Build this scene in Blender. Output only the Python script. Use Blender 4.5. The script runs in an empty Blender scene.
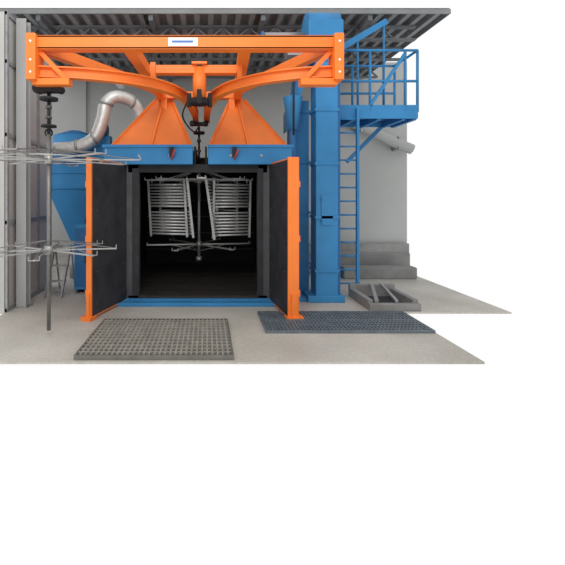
import bpy, bmesh, math
from mathutils import Vector, Matrix
sc=bpy.context.scene
try:
    sc.view_settings.view_transform='Standard'
    sc.view_settings.look='None'
except Exception: pass

# ---------------- materials ----------------
def mat(name,col,rough=0.5,metal=0.0,var=0.08,scale=6.0,bump=0.0,spec=0.5):
    m=bpy.data.materials.new(name); m.use_nodes=True
    nt=m.node_tree; b=nt.nodes['Principled BSDF']
    b.inputs['Roughness'].default_value=rough
    b.inputs['Metallic'].default_value=metal
    b.inputs['Specular IOR Level'].default_value=spec
    tc=nt.nodes.new('ShaderNodeTexCoord')
    n=nt.nodes.new('ShaderNodeTexNoise'); n.inputs['Scale'].default_value=scale; n.inputs['Detail'].default_value=6
    nt.links.new(tc.outputs['Object'],n.inputs['Vector'])
    r=nt.nodes.new('ShaderNodeValToRGB')
    r.color_ramp.elements[0].position=0.3; r.color_ramp.elements[1].position=0.7
    r.color_ramp.elements[0].color=(col[0]*(1-var),col[1]*(1-var),col[2]*(1-var),1)
    r.color_ramp.elements[1].color=(min(1,col[0]*(1+var)),min(1,col[1]*(1+var)),min(1,col[2]*(1+var)),1)
    nt.links.new(n.outputs['Fac'],r.inputs['Fac'])
    nt.links.new(r.outputs['Color'],b.inputs['Base Color'])
    if bump>0:
        n2=nt.nodes.new('ShaderNodeTexNoise'); n2.inputs['Scale'].default_value=scale*9
        nt.links.new(tc.outputs['Object'],n2.inputs['Vector'])
        bp=nt.nodes.new('ShaderNodeBump'); bp.inputs['Strength'].default_value=bump; bp.inputs['Distance'].default_value=0.01
        nt.links.new(n2.outputs['Fac'],bp.inputs['Height']); nt.links.new(bp.outputs['Normal'],b.inputs['Normal'])
    return m
ORANGE=mat('orange_paint',(0.86,0.20,0.022),0.5,0,0.06,3)
ORANGED=mat('orange_paint_sheet',(0.78,0.19,0.03),0.55,0,0.10,2)
BLUE=mat('blue_paint',(0.036,0.215,0.46),0.55,0,0.10,3,0,0.3)
BLUED=mat('blue_paint_dark',(0.025,0.13,0.32),0.55,0,0.08,3,0,0.3)
BLACK=mat('black_rubber',(0.018,0.018,0.020),0.6,0,0.2,5,0.2,0.3)
RUB=mat('door_rubber',(0.032,0.032,0.037),0.65,0,0.30,4,0.2,0.3)
DARKIN=mat('chamber_lining',(0.012,0.012,0.013),0.7,0,0.3,4,0.2,0.2)
FRAME=mat('dark_steel_frame',(0.08,0.08,0.085),0.5,0.2,0.2,5)
INFLOOR=mat('chamber_floor_plate',(0.030,0.026,0.024),0.6,0.1,0.3,7)
STEEL=mat('bare_steel',(0.36,0.36,0.35),0.4,0.5,0.15,9)
RACK=mat('rack_steel',(0.60,0.60,0.59),0.4,0.35,0.10,9)
HSTEEL=mat('hanger_steel',(0.20,0.195,0.185),0.45,0.5,0.2,9)
GALV=mat('galvanised',(0.32,0.33,0.34),0.45,0.5,0.15,9)
GRATE=mat('grating_steel',(0.33,0.315,0.28),0.5,0.2,0.15,9)
GRATEF=mat('grating_frame_steel',(0.16,0.15,0.135),0.5,0.2,0.15,9)
GRATED=mat('grating_blue_steel',(0.15,0.18,0.21),0.5,0.3,0.2,9)
PIT=mat('pit_dark',(0.05,0.047,0.042),0.9,0,0.3,9)
PITD=mat('pit_black',(0.03,0.03,0.035),0.9,0,0.3,9)
SILVER=mat('aluminium_duct',(0.66,0.66,0.64),0.35,0.5,0.1,14,0.3)
WALL=mat('plaster_wall',(0.41,0.42,0.41),0.85,0,0.05,0.8)
PANEL=mat('white_panel',(0.46,0.455,0.44),0.6,0,0.05,2)
PIPE=mat('grey_pipe',(0.36,0.37,0.37),0.5,0,0.05,2)
CEIL=mat('steel_deck',(0.22,0.23,0.235),0.6,0.0,0.12,3)
BEAM=mat('ceiling_beam_paint',(0.13,0.14,0.15),0.6,0,0.15,3)
GREY=mat('grey_concrete',(0.22,0.22,0.215),0.8,0,0.15,4,0.1)
WHITE=mat('white_label',(0.85,0.87,0.9),0.4,0,0.01,2)
INK=mat('label_ink',(0.05,0.15,0.4),0.5,0,0.05,2)
RED=mat('red_plastic',(0.45,0.03,0.03),0.4,0,0.1,4)
def concrete():
    m=bpy.data.materials.new('concrete_floor'); m.use_nodes=True; nt=m.node_tree; b=nt.nodes['Principled BSDF']
    b.inputs['Roughness'].default_value=0.55
    tc=nt.nodes.new('ShaderNodeTexCoord')
    a=nt.nodes.new('ShaderNodeTexNoise'); a.inputs['Scale'].default_value=0.9; a.inputs['Detail'].default_value=7
    c=nt.nodes.new('ShaderNodeTexNoise'); c.inputs['Scale'].default_value=28; c.inputs['Detail'].default_value=3
    for n in (a,c): nt.links.new(tc.outputs['Object'],n.inputs['Vector'])
    r=nt.nodes.new('ShaderNodeValToRGB'); r.color_ramp.elements[0].position=0.32; r.color_ramp.elements[1].position=0.68
    r.color_ramp.elements[0].color=(0.37,0.35,0.31,1); r.color_ramp.elements[1].color=(0.52,0.495,0.45,1)
    nt.links.new(a.outputs['Fac'],r.inputs['Fac'])
    mx=nt.nodes.new('ShaderNodeMix'); mx.data_type='RGBA'; mx.blend_type='OVERLAY'; mx.inputs[0].default_value=0.25
    nt.links.new(r.outputs['Color'],mx.inputs[6]); nt.links.new(c.outputs['Fac'],mx.inputs[7])
    nt.links.new(mx.outputs[2],b.inputs['Base Color'])
    bp=nt.nodes.new('ShaderNodeBump'); bp.inputs['Strength'].default_value=0.08; bp.inputs['Distance'].default_value=0.01
    nt.links.new(c.outputs['Fac'],bp.inputs['Height']); nt.links.new(bp.outputs['Normal'],b.inputs['Normal'])
    return m
FLOOR=concrete()

# ---------------- builder ----------------
class B:
    def __init__(s,name):
        s.name=name; s.bm=bmesh.new(); s.mats=[]
    def mi(s,m):
        if m not in s.mats: s.mats.append(m)
        return s.mats.index(m)
    def _fin(s,verts,m,smooth=False):
        i=s.mi(m); fs=set()
        for v in verts:
            for f in v.link_faces: fs.add(f)
        for f in fs: f.material_index=i; f.smooth=smooth
    def box(s,x0,x1,y0,y1,z0,z1,m,bev=0.0):
        r=bmesh.ops.create_cube(s.bm,size=1)
        vs=r['verts']
        for v in vs:
            v.co=Vector(((x0+x1)/2+v.co.x*(x1-x0),(y0+y1)/2+v.co.y*(y1-y0),(z0+z1)/2+v.co.z*(z1-z0)))
        s._fin(vs,m)
        if bev>0:
            es=list({e for v in vs for e in v.link_edges})
            g=bmesh.ops.bevel(s.bm,geom=es,offset=bev,segments=2,affect='EDGES',profile=0.5)
            for f in g['faces']: f.material_index=s.mi(m)
        return s
    def bar(s,a,b,w,h,m,up=(0,0,1)):
        a=Vector(a);b=Vector(b);d=b-a;L=d.length;d.normalize()
        up=Vector(up)
        if abs(d.dot(up))>0.99: up=Vector((0,1,0))
        side=d.cross(up).normalized(); u=side.cross(d).normalized()
        r=bmesh.ops.create_cube(s.bm,size=1)
        for v in r['verts']:
            v.co=(a+b)/2+d*(v.co.y*L)+side*(v.co.x*w)+u*(v.co.z*h)
        s._fin(r['verts'],m); return s
    def cyl(s,a,b,r1,m,r2=None,seg=16,caps=True):
        a=Vector(a);b=Vector(b);d=b-a
        if r2 is None: r2=r1
        M=Matrix.Translation((a+b)/2)@d.to_track_quat('Z','Y').to_matrix().to_4x4()
        r=bmesh.ops.create_cone(s.bm,cap_ends=caps,segments=seg,radius1=r1,radius2=r2,depth=d.length,matrix=M)
        s._fin(r['verts'],m)
        if seg>7:
            for v in r['verts']:
                for f in v.link_faces:
                    if len(f.verts)==4: f.smooth=True
        return s
    def poly(s,pts,faces,m):
        vs=[s.bm.verts.new(p) for p in pts]; i=s.mi(m)
        for f in faces:
            F=s.bm.faces.new([vs[k] for k in f]); F.material_index=i
        return s
    def sweep(s,pts,w,h,m,rnd=False,seg=12,sub=8):
        P=[Vector(p) for p in pts]; Q=[]
        ext=[P[0]*2-P[1]]+P+[P[-1]*2-P[-2]]
        for i in range(1,len(ext)-2):
            for k in range(sub):
                t=k/sub; a,b,c,d=ext[i-1],ext[i],ext[i+1],ext[i+2]
                Q.append(0.5*((2*b)+(c-a)*t+(2*a-5*b+4*c-d)*t*t+(3*b-a-3*c+d)*t**3))
        Q.append(P[-1]); rings=[]
        side=None
        for i,q in enumerate(Q):
            d=(Q[min(i+1,len(Q)-1)]-Q[max(i-1,0)]).normalized()
            up=Vector((0,0,1))
            if rnd:
                if side is None:
                    side=d.cross(up if abs(d.z)<.95 else Vector((0,1,0))).normalized()
                else: side=(side-d*side.dot(d)).normalized()
                u=side.cross(d)
                ring=[s.bm.verts.new(q+(side*math.cos(2*math.pi*k/seg)+u*math.sin(2*math.pi*k/seg))*w) for k in range(seg)]
            else:
                sd=d.cross(up).normalized(); u=sd.cross(d)
                ring=[s.bm.verts.new(q+sd*(a*w/2)+u*(b*h/2)) for a,b in((-1,-1),(1,-1),(1,1),(-1,1))]
            rings.append(ring)
        mi=s.mi(m);n=len(rings[0])
        for i in range(len(rings)-1):
            for k in range(n):
                f=s.bm.faces.new((rings[i][k],rings[i][(k+1)%n],rings[i+1][(k+1)%n],rings[i+1][k]))
                f.material_index=mi; f.smooth=rnd
        for r in (rings[0],rings[-1]):
            f=s.bm.faces.new(r); f.material_index=mi
        return s
    def ring(s,c,R,r,m,seg=40,ax='z'):
        c=Vector(c);prev=None;first=None;mi=s.mi(m)
        for i in range(seg):
            a=2*math.pi*i/seg
            if ax=='z': o=Vector((math.cos(a),math.sin(a),0));u=Vector((0,0,1))
            else: o=Vector((math.cos(a),0,math.sin(a)));u=Vector((0,1,0))
            rg=[s.bm.verts.new(c+o*(R+r*math.cos(k*math.pi/3))+u*(r*math.sin(k*math.pi/3))) for k in range(6)]
            if prev:
                for k in range(6):
                    f=s.bm.faces.new((prev[k],prev[(k+1)%6],rg[(k+1)%6],rg[k]));f.material_index=mi
            else: first=rg
            prev=rg
        for k in range(6):
            f=s.bm.faces.new((prev[k],prev[(k+1)%6],first[(k+1)%6],first[k]));f.material_index=mi
        return s
    def done(s,parent=None):
        bmesh.ops.recalc_face_normals(s.bm,faces=s.bm.faces[:])
        me=bpy.data.meshes.new(s.name); s.bm.to_mesh(me); s.bm.free()
        for m in s.mats: me.materials.append(m)
        o=bpy.data.objects.new(s.name,me); sc.collection.objects.link(o)
        if parent: o.parent=parent
        return o

# ---------------- room shell ----------------
f=B('floor')
f.box(-2.75,2.66,3.83,5.45,-0.02,0,FLOOR)
f.box(-5.5,4.15,5.45,11.0,-0.02,0,FLOOR)
f.done()
w=B('wall_back'); w.box(-5.5,5.5,11.0,11.15,0,5.25,WALL)
for x in (-3.4,3.35): w.box(x-0.10,x+0.10,10.9,11.0,0,5.0,WALL)
w.done()
w=B('wall_left')
w.box(-2.83,-2.75,5.45,7.0,0,4.1,PANEL)
for y in (5.45,5.95,6.45,6.95): w.box(-2.76,-2.72,y,y+0.05,0,4.12,GALV)
for z in (0.0,1.2,2.4,3.4,4.06): w.box(-2.76,-2.725,5.45,7.0,z,z+0.05,GALV)
w.done()
sc_=B('steel_column')   # H-section pillar beside the partition
for y in (5.66,5.80): sc_.box(-2.70,-2.56,y,y+0.012,0,4.1,PIPE)
sc_.box(-2.636,-2.624,5.67,5.80,0,4.1,PIPE); sc_.box(-2.72,-2.54,5.64,5.83,0,0.02,GALV)
sc_.done()
c=B('ceiling')
def deck(x0,x1,y0,y1,z):
    n=int((x1-x0)/0.25); st=(x1-x0)/n; pts=[];fa=[]
    for i in range(n):
        a=x0+i*st
        for dx,dz in ((0,0),(0.35*st,0),(0.45*st,0.10),(0.9*st,0.10)):
            pts.extend([(a+dx,y0,z+dz),(a+dx,y1,z+dz)])
    pts.extend([(x1,y0,z),(x1,y1,z)])
    for i in range(len(pts)//2-1): fa.append((2*i,2*i+1,2*i+3,2*i+2))
    c.poly(pts,fa,CEIL)
    c.box(x0,x1,y0,y1,z+0.102,z+0.11,CEIL)
    c.box(x0,x1,y0-0.03,y0,z,z+0.08,CEIL)
deck(-4.0,4.3,7.08,11.0,4.80)
c.done()
bm_=B('ceiling_beam')
for y,xx in ((7.6,3.95),(8.7,4.2),(10.0,4.25)):
    for z in (4.80,4.56): bm_.box(-xx,xx,y-0.06,y+0.06,z-0.03,z,BEAM)
    n=int(xx*2/0.5)
    for i in range(n):
        a=-xx+i*0.5
        bm_.bar((a,y,4.56),(a+0.25,y,4.78),0.03,0.03,BEAM); bm_.bar((a+0.25,y,4.78),(a+0.5,y,4.56),0.03,0.03,BEAM)
for x in (-3.0,-1.0,1.0,2.9): bm_.box(x-0.04,x+0.04,7.1,11.0,4.70,4.80,BEAM)
bm_.done()
t=B('trim_1'); t.box(1.4,5.5,10.88,10.898,0,0.28,GREY); t.done()
lp=B('ceiling_lamp')
for x in (-2.2,2.3):
    lp.box(x-0.07,x+0.07,8.9,10.3,4.34,4.42,WHITE)
    for y in (9.1,10.1): lp.cyl((x,y,4.42),(x,y,4.82),0.01,GALV,seg=8)
lp.done()

# ---------------- blast chamber ----------------
ch=B('shot_blasting_chamber')
XL,XR=-1.50,1.22
ch.box(XL,-1.36,6.06,9.0,0,2.32,BLUE)
ch.box(1.08,XR,6.06,9.0,0,2.32,BLUE)
ch.box(-1.36,-1.34,6.10,8.86,0.1,2.1,DARKIN); ch.box(1.06,1.08,6.10,8.86,0.1,2.1,DARKIN)
ch.box(XL,XR,8.9,9.0,0,2.32,BLUE); ch.box(-1.34,1.06,8.85,8.9,0.1,2.1,DARKIN)
for i in range(5):
    ch.box(-1.34,1.06,8.84,8.85,0.4+i*0.36,0.41+i*0.36,FRAME)
ch.box(-1.36,1.08,6.0,8.9,0.0,0.09,INFLOOR)
for i in range(5): ch.box(-1.34,1.06,6.3+i*0.5,6.315+i*0.5,0.09,0.095,DARKIN)
ch.box(XL,-0.22,6.06,9.0,2.16,2.32,BLUE); ch.box(0.02,XR,6.06,9.0,2.16,2.32,BLUE)
ch.box(-1.34,-0.20,6.1,8.86,2.10,2.16,DARKIN); ch.box(0.0,1.06,6.1,8.86,2.10,2.16,DARKIN)
ch.box(-0.22,0.02,7.5,9.0,2.16,2.30,DARKIN)
ch.box(-0.2,-0.17,6.1,7.5,2.06,2.34,BLACK); ch.box(-0.03,0.0,6.1,7.5,2.06,2.34,BLACK)
for a,b_ in ((XL,-1.18),(0.90,XR)): ch.box(a,b_,5.98,6.06,0,2.06,FRAME,0.01)
for a,b_ in ((-1.20,-1.02),(0.76,0.92)): ch.box(a,b_,6.0,6.12,0.05,2.06,FRAME,0.01)
for a,b_ in ((-1.12,-1.02),(0.76,0.84)): ch.box(a,b_,5.985,6.0,0.1,2.0,RUB)
ch.box(-1.2,0.92,6.0,6.10,1.94,2.06,BLACK)
ch.box(-1.52,-0.21,5.88,6.10,2.05,2.33,BLUE,0.012); ch.box(0.015,1.25,5.88,6.10,2.05,2.33,BLUE,0.012)
ch.box(-1.54,-0.21,5.86,5.90,2.30,2.34,BLUE); ch.box(0.015,1.27,5.86,5.90,2.30,2.34,BLUE)
for x in (-1.0,-0.55,0.35,0.8): ch.cyl((x,5.87,2.18),(x,5.88,2.18),0.02,GALV,seg=10)
for x in (-0.52,0.40):
    ch.box(x-0.03,x+0.03,5.82,5.88,2.16,2.30,BLACK); ch.cyl((x,5.83,2.12),(x+0.05,5.80,2.26),0.014,RED,seg=8)
ch.box(-1.28,1.02,5.72,5.84,0,0.05,BLUE,0.008); ch.box(-1.3,1.04,5.9,5.98,0,0.06,BLUE,0.008)
ch.box(-1.2,0.95,5.84,5.9,0,0.03,FRAME)
def hood(x0,x1,xa,xb):
    yb0,yb1,ya0,ya1=6.10,8.8,6.75,8.0; z0,z1=2.33,3.20
    p=[(x0,yb0,z0),(x1,yb0,z0),(x1,yb1,z0),(x0,yb1,z0),(xa,ya0,z1),(xb,ya0,z1),(xb,ya1,z1),(xa,ya1,z1)]
    ch.poly(p,[(0,1,5,4),(1,2,6,5),(2,3,7,6),(3,0,4,7),(4,5,6,7)],ORANGED)
    for a,b_ in ((0,4),(1,5),(0,1)): ch.bar(p[a],p[b_],0.04,0.05,ORANGE)
    mx=(x0+x1)/2; ch.bar((mx,yb0-0.01,z0),((xa+xb)/2,ya0-0.01,z1),0.03,0.04,ORANGE)
hood(-1.46,-0.24,-0.86,-0.60); hood(0.04,1.22,0.40,0.62)
chamber=ch.done()

def door(name,hx,fx,sgn,th):
    d=B(name); a=Vector((hx,5.96,0)); b_=Vector((fx,5.10,0)); u=(b_-a).normalized(); n=Vector((-u.y,u.x,0))*sgn
    def bx(s0,s1,t0,t1,z0,z1,m):
        pts=[]
        for s_ in (s0,s1):
            for t_ in (t0,t1):
                for z in (z0,z1):
                    q=a+u*s_+n*t_; pts.append((q.x,q.y,z))
        d.poly(pts,[(0,1,3,2),(4,5,7,6),(0,1,5,4),(2,3,7,6),(0,2,6,4),(1,3,7,5)],m)
    L=(b_-a).length
    bx(0.0,L-0.012,0,0.02,0.05,2.05,RUB)
    bx(0.0,L,0.02,th-0.02,0.04,2.07,ORANGE)
    bx(L-0.012,L+0.01,0,th,0.03,2.085,ORANGE)
    bx(0.0,L,0.004,th,2.05,2.07,ORANGE); bx(0,L,0.004,th,0.03,0.05,ORANGE)
    for z in (0.3,1.0,1.7): bx(0.02,L,th-0.02,th+0.02,z,z+0.08,ORANGE)
    bx(L-0.08,L+0.06,-0.02,th+0.05,0.0,0.05,ORANGE)
    bx(L,L+0.03,th*0.3,th*0.8,0.05,0.34,ORANGE)
    for z in (0.35,1.05,1.75):
        q=a+n*0.05; d.cyl((q.x,q.y,z),(q.x,q.y,z+0.16),0.035,ORANGE,seg=12)
    for z in (0.2,0.6,1.0,1.4,1.8):
        for s_ in (0.08,L-0.12):
            q=a+u*s_; d.cyl((q.x-n.x*0.006,q.y-n.y*0.006,z),(q.x,q.y,z),0.012,FRAME,seg=8)
    return d.done(chamber)
door('door_leaf_1',-1.20,-1.47,-1,0.075)
door('door_leaf_2',0.93,1.03,1,0.145)

# ---------------- overhead rotating frame ----------------
fr=B('overhead_hoist_frame')
fr.box(-1.90,1.42,4.34,4.36,3.19,3.33,ORANGE)
fr.box(-1.92,1.44,4.34,4.46,3.315,3.335,ORANGE); fr.box(-1.92,1.44,4.34,4.46,3.185,3.205,ORANGE)
fr.box(-1.90,1.42,4.40,4.42,3.19,3.33,ORANGE)
for x in (-1.94,1.37):
    fr.box(x,x+0.10,4.28,4.52,2.84,3.34,ORANGE,0.008)
    for z in (2.92,3.05,3.25):
        fr.cyl((x+0.05,4.275,z),(x+0.05,4.28,z),0.012,WHITE,seg=10)
for s_,x in ((1,-1.9),(-1,1.42)):
    fr.box(min(x,x+s_*0.4),max(x,x+s_*0.4),4.34,4.46,2.80,2.87,ORANGE)
    fr.bar((x+s_*0.05,4.4,3.19),(x+s_*0.35,4.4,2.87),0.03,0.05,ORANGE)
fr.bar((-0.86,4.46,3.25),(-0.72,7.3,3.25),0.13,0.13,ORANGE)
fr.bar((0.42,4.46,3.25),(0.53,7.3,3.25),0.13,0.13,ORANGE)
fr.box(-0.85,0.48,5.25,5.37,3.20,3.31,ORANGE,0.006)
fr.box(-0.80,0.52,6.6,6.72,3.20,3.31,ORANGE,0.006)
fr.bar((-1.85,4.46,3.24),(-0.78,6.2,3.24),0.10,0.12,ORANGE)
fr.bar((1.37,4.46,3.24),(0.50,6.2,3.24),0.10,0.12,ORANGE)
L_=[(-1.85,4.42,2.9),(-1.35,4.50,2.9),(-0.85,4.72,2.9),(-0.47,5.12,2.9),(-0.28,5.7,2.9),(-0.2,6.5,2.9),(-0.2,7.2,2.9)]
R_=[(1.37,4.42,2.9),(0.98,4.5,2.9),(0.58,4.72,2.9),(0.24,5.12,2.9),(0.06,5.7,2.9),(0.0,6.5,2.9),(0.0,7.2,2.9)]
for P in (L_,R_):
    fr.sweep(P,0.10,0.015,ORANGE); fr.sweep([(x,y,z+0.11) for x,y,z in P],0.10,0.015,ORANGE); fr.sweep([(x,y,z+0.055) for x,y,z in P],0.02,0.10,ORANGE)
for x,y in ((-0.66,4.9),(0.40,4.9),(-0.24,6.66),(0.04,6.66)):
    fr.box(x-0.03,x+0.03,y-0.03,y+0.03,3.0,3.22,ORANGE)
fr.cyl((-0.1,5.31,2.86),(-0.1,5.31,3.28),0.09,ORANGE,seg=20); fr.cyl((-0.1,5.31,2.80),(-0.1,5.31,2.87),0.13,BLACK,seg=20)
fr.cyl((-0.1,5.31,3.28),(-0.1,5.31,3.36),0.07,FRAME,seg=20)
fr.box(-0.2,0.0,5.2,5.4,3.31,3.34,ORANGE)
for dx,dy in ((-0.14,0.05),(0.14,0.05),(0.0,-0.14)):
    fr.box(-0.1+dx-0.03,-0.1+dx+0.03,5.31+dy-0.03,5.31+dy+0.03,2.78,2.96,BLACK)
fr.sweep([(-0.24,5.35,2.9),(-0.34,5.6,2.7),(-0.2,6.0,2.55),(-0.12,6.3,2.7)],0.011,0,BLACK,True,8)
fr.box(0.36,0.46,6.62,6.76,2.33,3.2,ORANGE); fr.box(-0.76,-0.66,6.62,6.76,2.33,3.2,ORANGE)
fr.box(-0.42,-0.10,4.333,4.34,3.215,3.305,WHITE); fr.box(-0.38,-0.15,4.331,4.333,3.25,3.275,INK)
fr.done()

# ---------------- hangers ----------------
def hook(h,x,y,zt,zb):
    h.box(x-0.16,x+0.16,y-0.05,y+0.05,zt-0.03,zt+0.03,BLACK,0.008)
    for dx in (-0.12,0.12):
        h.cyl((x+dx,y-0.06,zt+0.01),(x+dx,y+0.06,zt+0.01),0.045,BLACK,seg=16)
    h.cyl((x,y,zb),(x,y,zt),0.018,BLACK,seg=12)
    n=zt-zb
    h.cyl((x,y,zt-0.22*n),(x,y,zt-0.17*n),0.10,BLACK,seg=20)
    h.cyl((x,y,zt-0.40*n),(x,y,zt-0.34*n),0.035,FRAME,seg=14)
    h.cyl((x,y,zt-0.62*n),(x,y,zt-0.57*n),0.035,FRAME,seg=14)
    h.cyl((x,y,zt-0.80*n),(x,y,zt-0.76*n),0.085,BLACK,seg=20)
    h.ring((x,y,zb+0.04),0.04,0.010,BLACK,seg=16,ax='y')
def star(h,x,y,z,R,n,m,rot=0.2,r=0.010,ringR=None,tip=0.10):
    h.cyl((x,y,z-0.05),(x,y,z+0.05),0.045,m,seg=12)
    for i in range(n):
        a=rot+2*math.pi*i/n; o=Vector((math.cos(a),math.sin(a),0)); t_=Vector((-o.y,o.x,0))
        h.bar(Vector((x,y,z))+o*0.03,Vector((x,y,z))+o*R,r*2,r*2,m)
        e=Vector((x,y,z))+o*R
        h.cyl(e-t_*tip,e+t_*tip,r*0.7,m,seg=6)
        for q in (-tip,tip):
            h.cyl(e+t_*q,e+t_*q+Vector((0,0,0.04)),r*0.6,m,seg=6)
    if ringR: h.ring((x,y,z),ringR,r*0.8,m,seg=n*4)
hg=B('workpiece_hanger')
hx,hy=-1.78,4.5
hook(hg,hx,hy,2.78,2.26)
hg.cyl((hx,hy,0.08),(hx,hy,2.28),0.022,HSTEEL,seg=12)
star(hg,hx,hy,2.00,1.02,8,STEEL,0.06,0.008,0.60,0.06); star(hg,hx,hy,0.98,0.74,8,STEEL,0.2,0.008,None,0.05)
for i in range(8):
    a=0.06+2*math.pi*i/8
    hg.cyl((hx+0.03*math.cos(a),hy+0.03*math.sin(a),2.12),(hx+0.95*math.cos(a),hy+0.95*math.sin(a),2.01),0.005,HSTEEL,seg=6)
    a=0.2+2*math.pi*i/8
    hg.cyl((hx+0.03*math.cos(a),hy+0.03*math.sin(a),1.09),(hx+0.7*math.cos(a),hy+0.7*math.sin(a),0.99),0.005,HSTEEL,seg=6)
hg.done()

hc=B('workpiece_hanger')
hx,hy=-0.14,7.0
hook(hc,hx,hy,2.84,2.05)
hc.cyl((hx,hy,0.50),(hx,hy,2.1),0.026,STEEL,seg=12)
hc.cyl((hx,hy,0.46),(hx,hy,0.52),0.05,STEEL,seg=12)
star(hc,hx,hy,1.86,0.94,8,RACK,0.06,0.013,0.55,0.06); star(hc,hx,hy,0.74,0.90,6,STEEL,0.12,0.011,None,0.05)
for i in range(8):
    a=0.06+2*math.pi*i/8
    hc.cyl((hx,hy,2.06),(hx+0.55*math.cos(a),hy+0.55*math.sin(a),1.88),0.009,RACK,seg=6)
for i in range(6):
    a=0.12+2*math.pi*i/6
    hc.cyl((hx,hy,0.62),(hx+0.5*math.cos(a),hy+0.5*math.sin(a),0.74),0.008,HSTEEL,seg=6)
def rack(p,q,z0,z1,n=15,lean=0.0):
    p=Vector((p[0],p[1],0));q=Vector((q[0],q[1],0)); u=(q-p)
    for i in range(n):
        if i==n//2: continue
        z=z0+(z1-z0)*(i+0.5)/n; o=Vector((lean*(z1-z)/(z1-z0),0,z))
        hc.cyl(p+o,q+o,0.017,RACK,seg=8)
    for e in (p,q):
        hc.bar(e+Vector((lean,0,z0-0.02)),e+Vector((0,0,z1+0.05)),0.036,0.036,STEEL)
    for e in (p+u*0.1,p+u*0.9): hc.cyl(e+Vector((0,0,z1)),e+Vector((0,0,z1+0.08)),0.008,RACK,seg=6)
rack((-1.00,6.82),(-0.38,6.66),0.92,1.80,17,0.05)
rack((0.74,6.82),(0.12,6.66),0.90,1.80,17,-0.02)
rack((-0.42,6.95),(-0.32,6.45),0.93,1.82,17,0.10)
rack((0.10,6.95),(-0.02,6.45),0.90,1.82,17,0.14)
rack((-0.85,7.3),(-0.4,7.65),0.95,1.80,15,0.0)
rack((0.55,7.3),(0.15,7.65),0.95,1.80,15,0.0)
hc.done()

# ---------------- gratings ----------------
def grating(name,x0,x1,y0,y1,z,m,nx,ny,bt=0.012,base=PIT,cw=0.024,fm=None):
    g=B(name); fm=fm or m
    g.box(x0+0.02,x1-0.02,y0+0.02,y1-0.02,0.0,0.008,base)
    g.box(x0,x1,y0,y0+0.02,0,z,fm); g.box(x0,x1,y1-0.02,y1,0,z,fm); g.box(x0,x0+0.02,y0+0.02,y1-0.02,0,z,fm); g.box(x1-0.02,x1,y0+0.02,y1-0.02,0,z,fm)
    for i in range(1,nx):
        x=x0+(x1-x0)*i/nx; g.box(x-bt/2,x+bt/2,y0+0.02,y1-0.02,0.008,z-0.001,m)
    for j in range(1,ny):
        y=y0+(y1-y0)*j/ny; g.box(x0+0.02,x1-0.02,y-cw/2,y+cw/2,z-0.02,z+0.002,m)
    return g.done()
grating('floor_grating',-1.29,0.26,3.87,5.02,0.05,GRATE,30,13,0.018,PIT,0.022,GRATEF)
grating('floor_grating',0.68,2.64,4.62,5.02,0.035,GRATED,44,5,0.014,PITD,0.016)
grating('floor_grating',0.68,2.64,5.03,5.40,0.035,GRATED,44,4,0.014,PITD,0.016)

# ---------------- bucket elevator ----------------
el=B('bucket_elevator')
el.box(1.62,1.95,5.95,6.25,0,3.75,BLUE,0.01)
el.box(1.34,1.62,6.35,6.7,0,3.1,BLUE,0.01)
el.box(1.34,1.42,6.3,6.36,0,3.6,BLUED)
el.box(1.50,2.05,5.93,6.3,0,0.10,BLUE,0.01)
for z in (0.45,1.25,2.05,2.85,3.6): el.box(1.605,1.965,5.935,6.265,z,z+0.04,BLUE)
for z in (0.5,1.3,2.1,2.9): el.box(1.32,1.64,6.33,6.72,z,z+0.04,BLUE)
el.box(1.70,1.87,5.935,5.95,1.15,1.6,BLUE)
for z in (1.2,1.52): el.box(1.69,1.71,5.925,5.935,z,z+0.03,BLUED)
el.box(1.50,2.02,5.9,6.5,3.75,4.2,BLUE,0.02); el.cyl((1.52,6.2,4.12),(2.00,6.2,4.12),0.28,BLUE,seg=24)
el.cyl((0.85,6.2,3.98),(1.5,6.2,3.98),0.13,GALV,seg=18); el.box(1.22,1.5,6.05,6.35,3.72,3.86,GALV)
el.cyl((0.83,6.2,3.98),(0.87,6.2,3.98),0.145,BLUED,seg=18)
el.poly([(1.50,6.0,3.75),(1.50,6.4,3.75),(1.50,6.4,3.35),(1.50,6.0,3.35),(1.26,6.3,2.9),(1.26,6.6,2.9),(1.26,6.6,2.6),(1.26,6.3,2.6)],
   [(0,1,5,4),(1,2,6,5),(2,3,7,6),(3,0,4,7),(0,1,2,3),(4,5,6,7)],BLUE)
el.cyl((1.32,6.15,1.2),(1.32,6.15,2.95),0.06,BLUED,seg=16); el.cyl((1.32,6.15,2.6),(1.32,6.15,3.1),0.07,BLUE,0.15,seg=16)
el.cyl((1.30,6.0,2.5),(1.30,6.0,3.5),0.015,BLACK,seg=8)
el.box(1.25,2.05,6.0,6.4,0.0,0.06,BLUE)
el.box(1.96,2.0,6.0,6.05,0,3.6,BLUED)
for z in (0.6,0.9): el.cyl((1.45,6.32,z),(1.45,6.35,z),0.03,RED,seg=10)
el.done()

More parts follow.
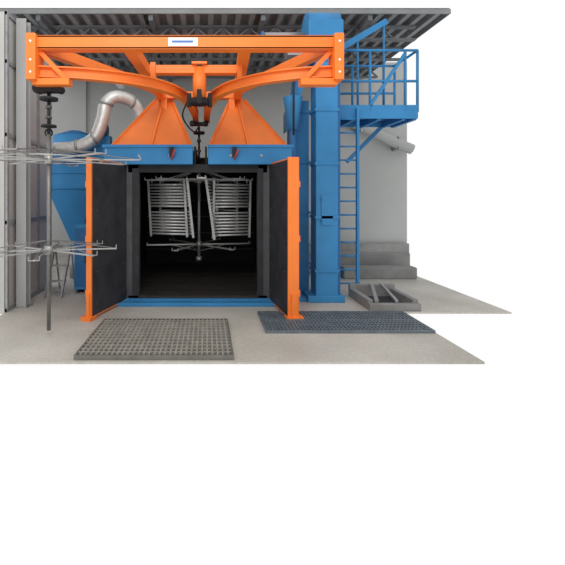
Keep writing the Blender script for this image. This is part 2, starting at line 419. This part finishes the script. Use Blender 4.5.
# ---------------- service platform & ladder ----------------
pf=B('service_platform')
PX=3.42
pf.box(2.0,PX,6.50,7.3,2.92,2.96,BLUED)
pf.box(2.0,PX,6.48,6.51,2.84,3.06,BLUE); pf.box(2.0,PX,7.28,7.31,2.84,3.06,BLUE)
for x in (2.02,2.4,2.8,3.2,PX-0.04): pf.box(x-0.03,x+0.03,6.51,7.28,2.82,2.92,BLUE)
for y in (6.50,7.29):
    for x in (2.07,2.65,3.22): pf.cyl((x,y,2.95),(x,y,3.95),0.022,BLUE,seg=10)
    for z in (3.45,3.95): pf.cyl((2.07,y,z),(PX,y,z),0.022,BLUE,seg=10)
pf.cyl((PX,6.50,2.95),(PX,6.50,3.95),0.022,BLUE,seg=10); pf.cyl((PX,7.29,2.95),(PX,7.29,3.95),0.022,BLUE,seg=10)
pf.cyl((PX,6.50,3.95),(PX,7.29,3.95),0.022,BLUE,seg=10)
pf.bar((2.65,6.50,3.05),(3.22,6.50,3.9),0.04,0.05,BLUE)
pf.bar((2.55,7.3,2.2),(3.2,7.3,2.86),0.05,0.06,BLUE)
pf.bar((2.0,6.9,3.95),(3.1,6.9,4.6),0.04,0.10,BLUE)
for x,z in ((2.1,4.02),(2.6,4.3),(3.05,4.57)): pf.cyl((x,6.9,2.95),(x,6.9,z),0.02,BLUE,seg=8)
pf.done()
ld=B('access_ladder')
for x in (2.10,2.42): ld.box(x-0.02,x+0.02,6.40,6.46,0,3.0,BLUE)
for i in range(13): ld.cyl((2.10,6.43,0.18+i*0.22),(2.42,6.43,0.18+i*0.22),0.014,BLUE,seg=8)
for z in (0.9,1.9): ld.box(2.02,2.10,6.42,6.45,z,z+0.04,BLUE)
ld.done()
pt=B('collection_pit_curb')
x0,x1,y0,y1=2.24,2.95,5.50,6.35
pt.box(x0,x1,y0,y0+0.08,0,0.10,GREY,0.01);pt.box(x0,x1,y1-0.08,y1,0,0.20,GREY,0.01);pt.box(x0,x0+0.08,y0+0.08,y1-0.08,0,0.14,GREY,0.01);pt.box(x1-0.08,x1,y0+0.08,y1-0.08,0,0.14,GREY,0.01)
pt.box(x0+0.05,x1-0.05,y0+0.05,y1-0.05,0,0.012,PITD)
pt.bar((x0+0.12,5.56,0.12),(x0+0.35,6.3,0.20),0.05,0.03,GALV)
pt.bar((x0+0.4,5.56,0.12),(x0+0.5,6.3,0.20),0.04,0.03,GALV)
pt.done()
lw=B('low_concrete_barrier'); lw.box(2.0,4.12,8.1,8.35,0,0.42,GREY,0.02); lw.box(2.6,4.0,7.6,7.9,0,0.22,GREY,0.02); lw.done()
pp=B('wall_pipe'); pp.sweep([(3.8,10.7,3.6),(4.4,10.7,3.3),(5.0,10.7,3.02),(5.48,10.7,2.82)],0.14,0,PIPE,True)
for x,z in ((4.1,3.45),(5.1,2.98)): pp.box(x-0.03,x+0.03,10.58,11.0,z-0.17,z+0.17,GALV)
pp.done()

# ---------------- left plant ----------------
dc=B('dust_collector')
dc.box(-3.3,-2.10,7.4,8.3,1.70,2.35,BLUE,0.01)
dc.cyl((-2.6,7.9,2.35),(-2.6,7.9,2.75),0.42,BLUE,seg=28); dc.cyl((-2.6,7.9,2.75),(-2.6,7.9,2.86),0.42,BLUED,0.12,seg=28)
dc.poly([(-2.95,7.4,1.7),(-2.15,7.4,1.7),(-2.15,8.2,1.7),(-2.95,8.2,1.7),(-2.62,7.7,0.7),(-2.42,7.7,0.7),(-2.42,7.95,0.7),(-2.62,7.95,0.7)],
 [(0,1,5,4),(1,2,6,5),(2,3,7,6),(3,0,4,7),(4,5,6,7)],BLUE)
dc.cyl((-2.52,7.82,0.5),(-2.52,7.82,0.72),0.09,BLUED,seg=16)
dc.cyl((-2.52,7.82,0.0),(-2.52,7.82,0.5),0.16,GALV,seg=16)
for x in (-3.25,-2.13):
    for y in (7.43,8.25): dc.box(x-0.03,x+0.03,y-0.03,y+0.03,0,1.7,BLUE)
for z in (1.72,2.0,2.3): dc.box(-3.32,-2.08,7.38,7.41,z,z+0.04,BLUE)
dc.cyl((-3.1,7.45,2.25),(-2.1,7.45,2.25),0.07,BLUE,seg=14)
dc.cyl((-2.1,7.45,2.8),(-1.85,7.45,2.8),0.12,BLUED,seg=18); dc.box(-2.1,-1.8,7.4,7.6,2.2,2.70,BLUE)
dc.box(-1.98,-1.6,7.4,7.75,0.0,2.2,BLUE,0.01)
dc.done()
du=B('exhaust_duct')
D=[(-2.70,7.12,2.42),(-2.3,7.12,2.46),(-2.0,7.12,2.62),(-1.86,7.12,2.95),(-1.80,7.12,3.22),(-1.62,7.15,3.36),(-1.36,7.3,3.30),(-1.22,7.4,3.06),(-1.18,7.45,2.84)]
du.sweep(D,0.115,0,SILVER,True,16)
for p,q in ((D[1],D[2]),(D[3],D[4]),(D[0],D[1]),(D[5],D[6])):
    v=(Vector(q)-Vector(p)).normalized(); du.cyl(Vector(q)-v*0.02,Vector(q)+v*0.02,0.135,GALV,seg=18)
du.done()
cb=B('control_cabinet')
cb.box(-2.16,-1.92,6.5,6.8,0.06,1.12,BLUE,0.012); cb.box(-2.14,-1.94,6.485,6.5,0.12,1.06,BLUED); cb.box(-1.98,-1.95,6.47,6.485,0.5,0.62,BLACK)
for x in (-2.14,-1.98): cb.box(x,x+0.04,6.5,6.8,0,0.06,FRAME)
cb.done()
st=B('step_ladder')
for x in (-2.52,-2.26):
    st.bar((x,6.2,0),(x+0.03,6.55,0.75),0.02,0.045,STEEL); st.bar((x,6.85,0),(x+0.03,6.57,0.75),0.02,0.03,STEEL)
for i in range(3):
    t_=(i+1)/3.3; st.box(-2.51,-2.24,6.2+0.35*t_-0.02,6.2+0.35*t_+0.08,0.75*t_,0.75*t_+0.02,STEEL)
st.box(-2.5,-2.21,6.5,6.62,0.74,0.77,STEEL)
st.done()

# ---------------- light ----------------
wd=bpy.data.worlds.new('World'); sc.world=wd; wd.use_nodes=True
bg=wd.node_tree.nodes['Background']; bg.inputs['Color'].default_value=(1,1,1,1); bg.inputs['Strength'].default_value=1.0
def area(name,loc,tgt,sx,sy,e,col=(1,1,1)):
    l=bpy.data.lights.new(name,'AREA'); l.shape='RECTANGLE'; l.size=sx; l.size_y=sy; l.energy=e; l.color=col
    o=bpy.data.objects.new(name,l); sc.collection.objects.link(o); o.location=loc
    o.rotation_euler=(Vector(tgt)-Vector(loc)).to_track_quat('-Z','Y').to_euler()
area('hall_light',(-1.0,1.0,5.5),(0,7,1),2,2,130,(1,0.97,0.92))

cam=bpy.data.cameras.new('Camera'); co=bpy.data.objects.new('Camera',cam); sc.collection.objects.link(co)
co.location=(0,0,1.6); co.rotation_euler=(math.pi/2,0,0)
cam.sensor_width=36; cam.lens=400/565*36; cam.shift_x=(282.5-207)/565; cam.shift_y=-(282.5-195)/565
sc.camera=co
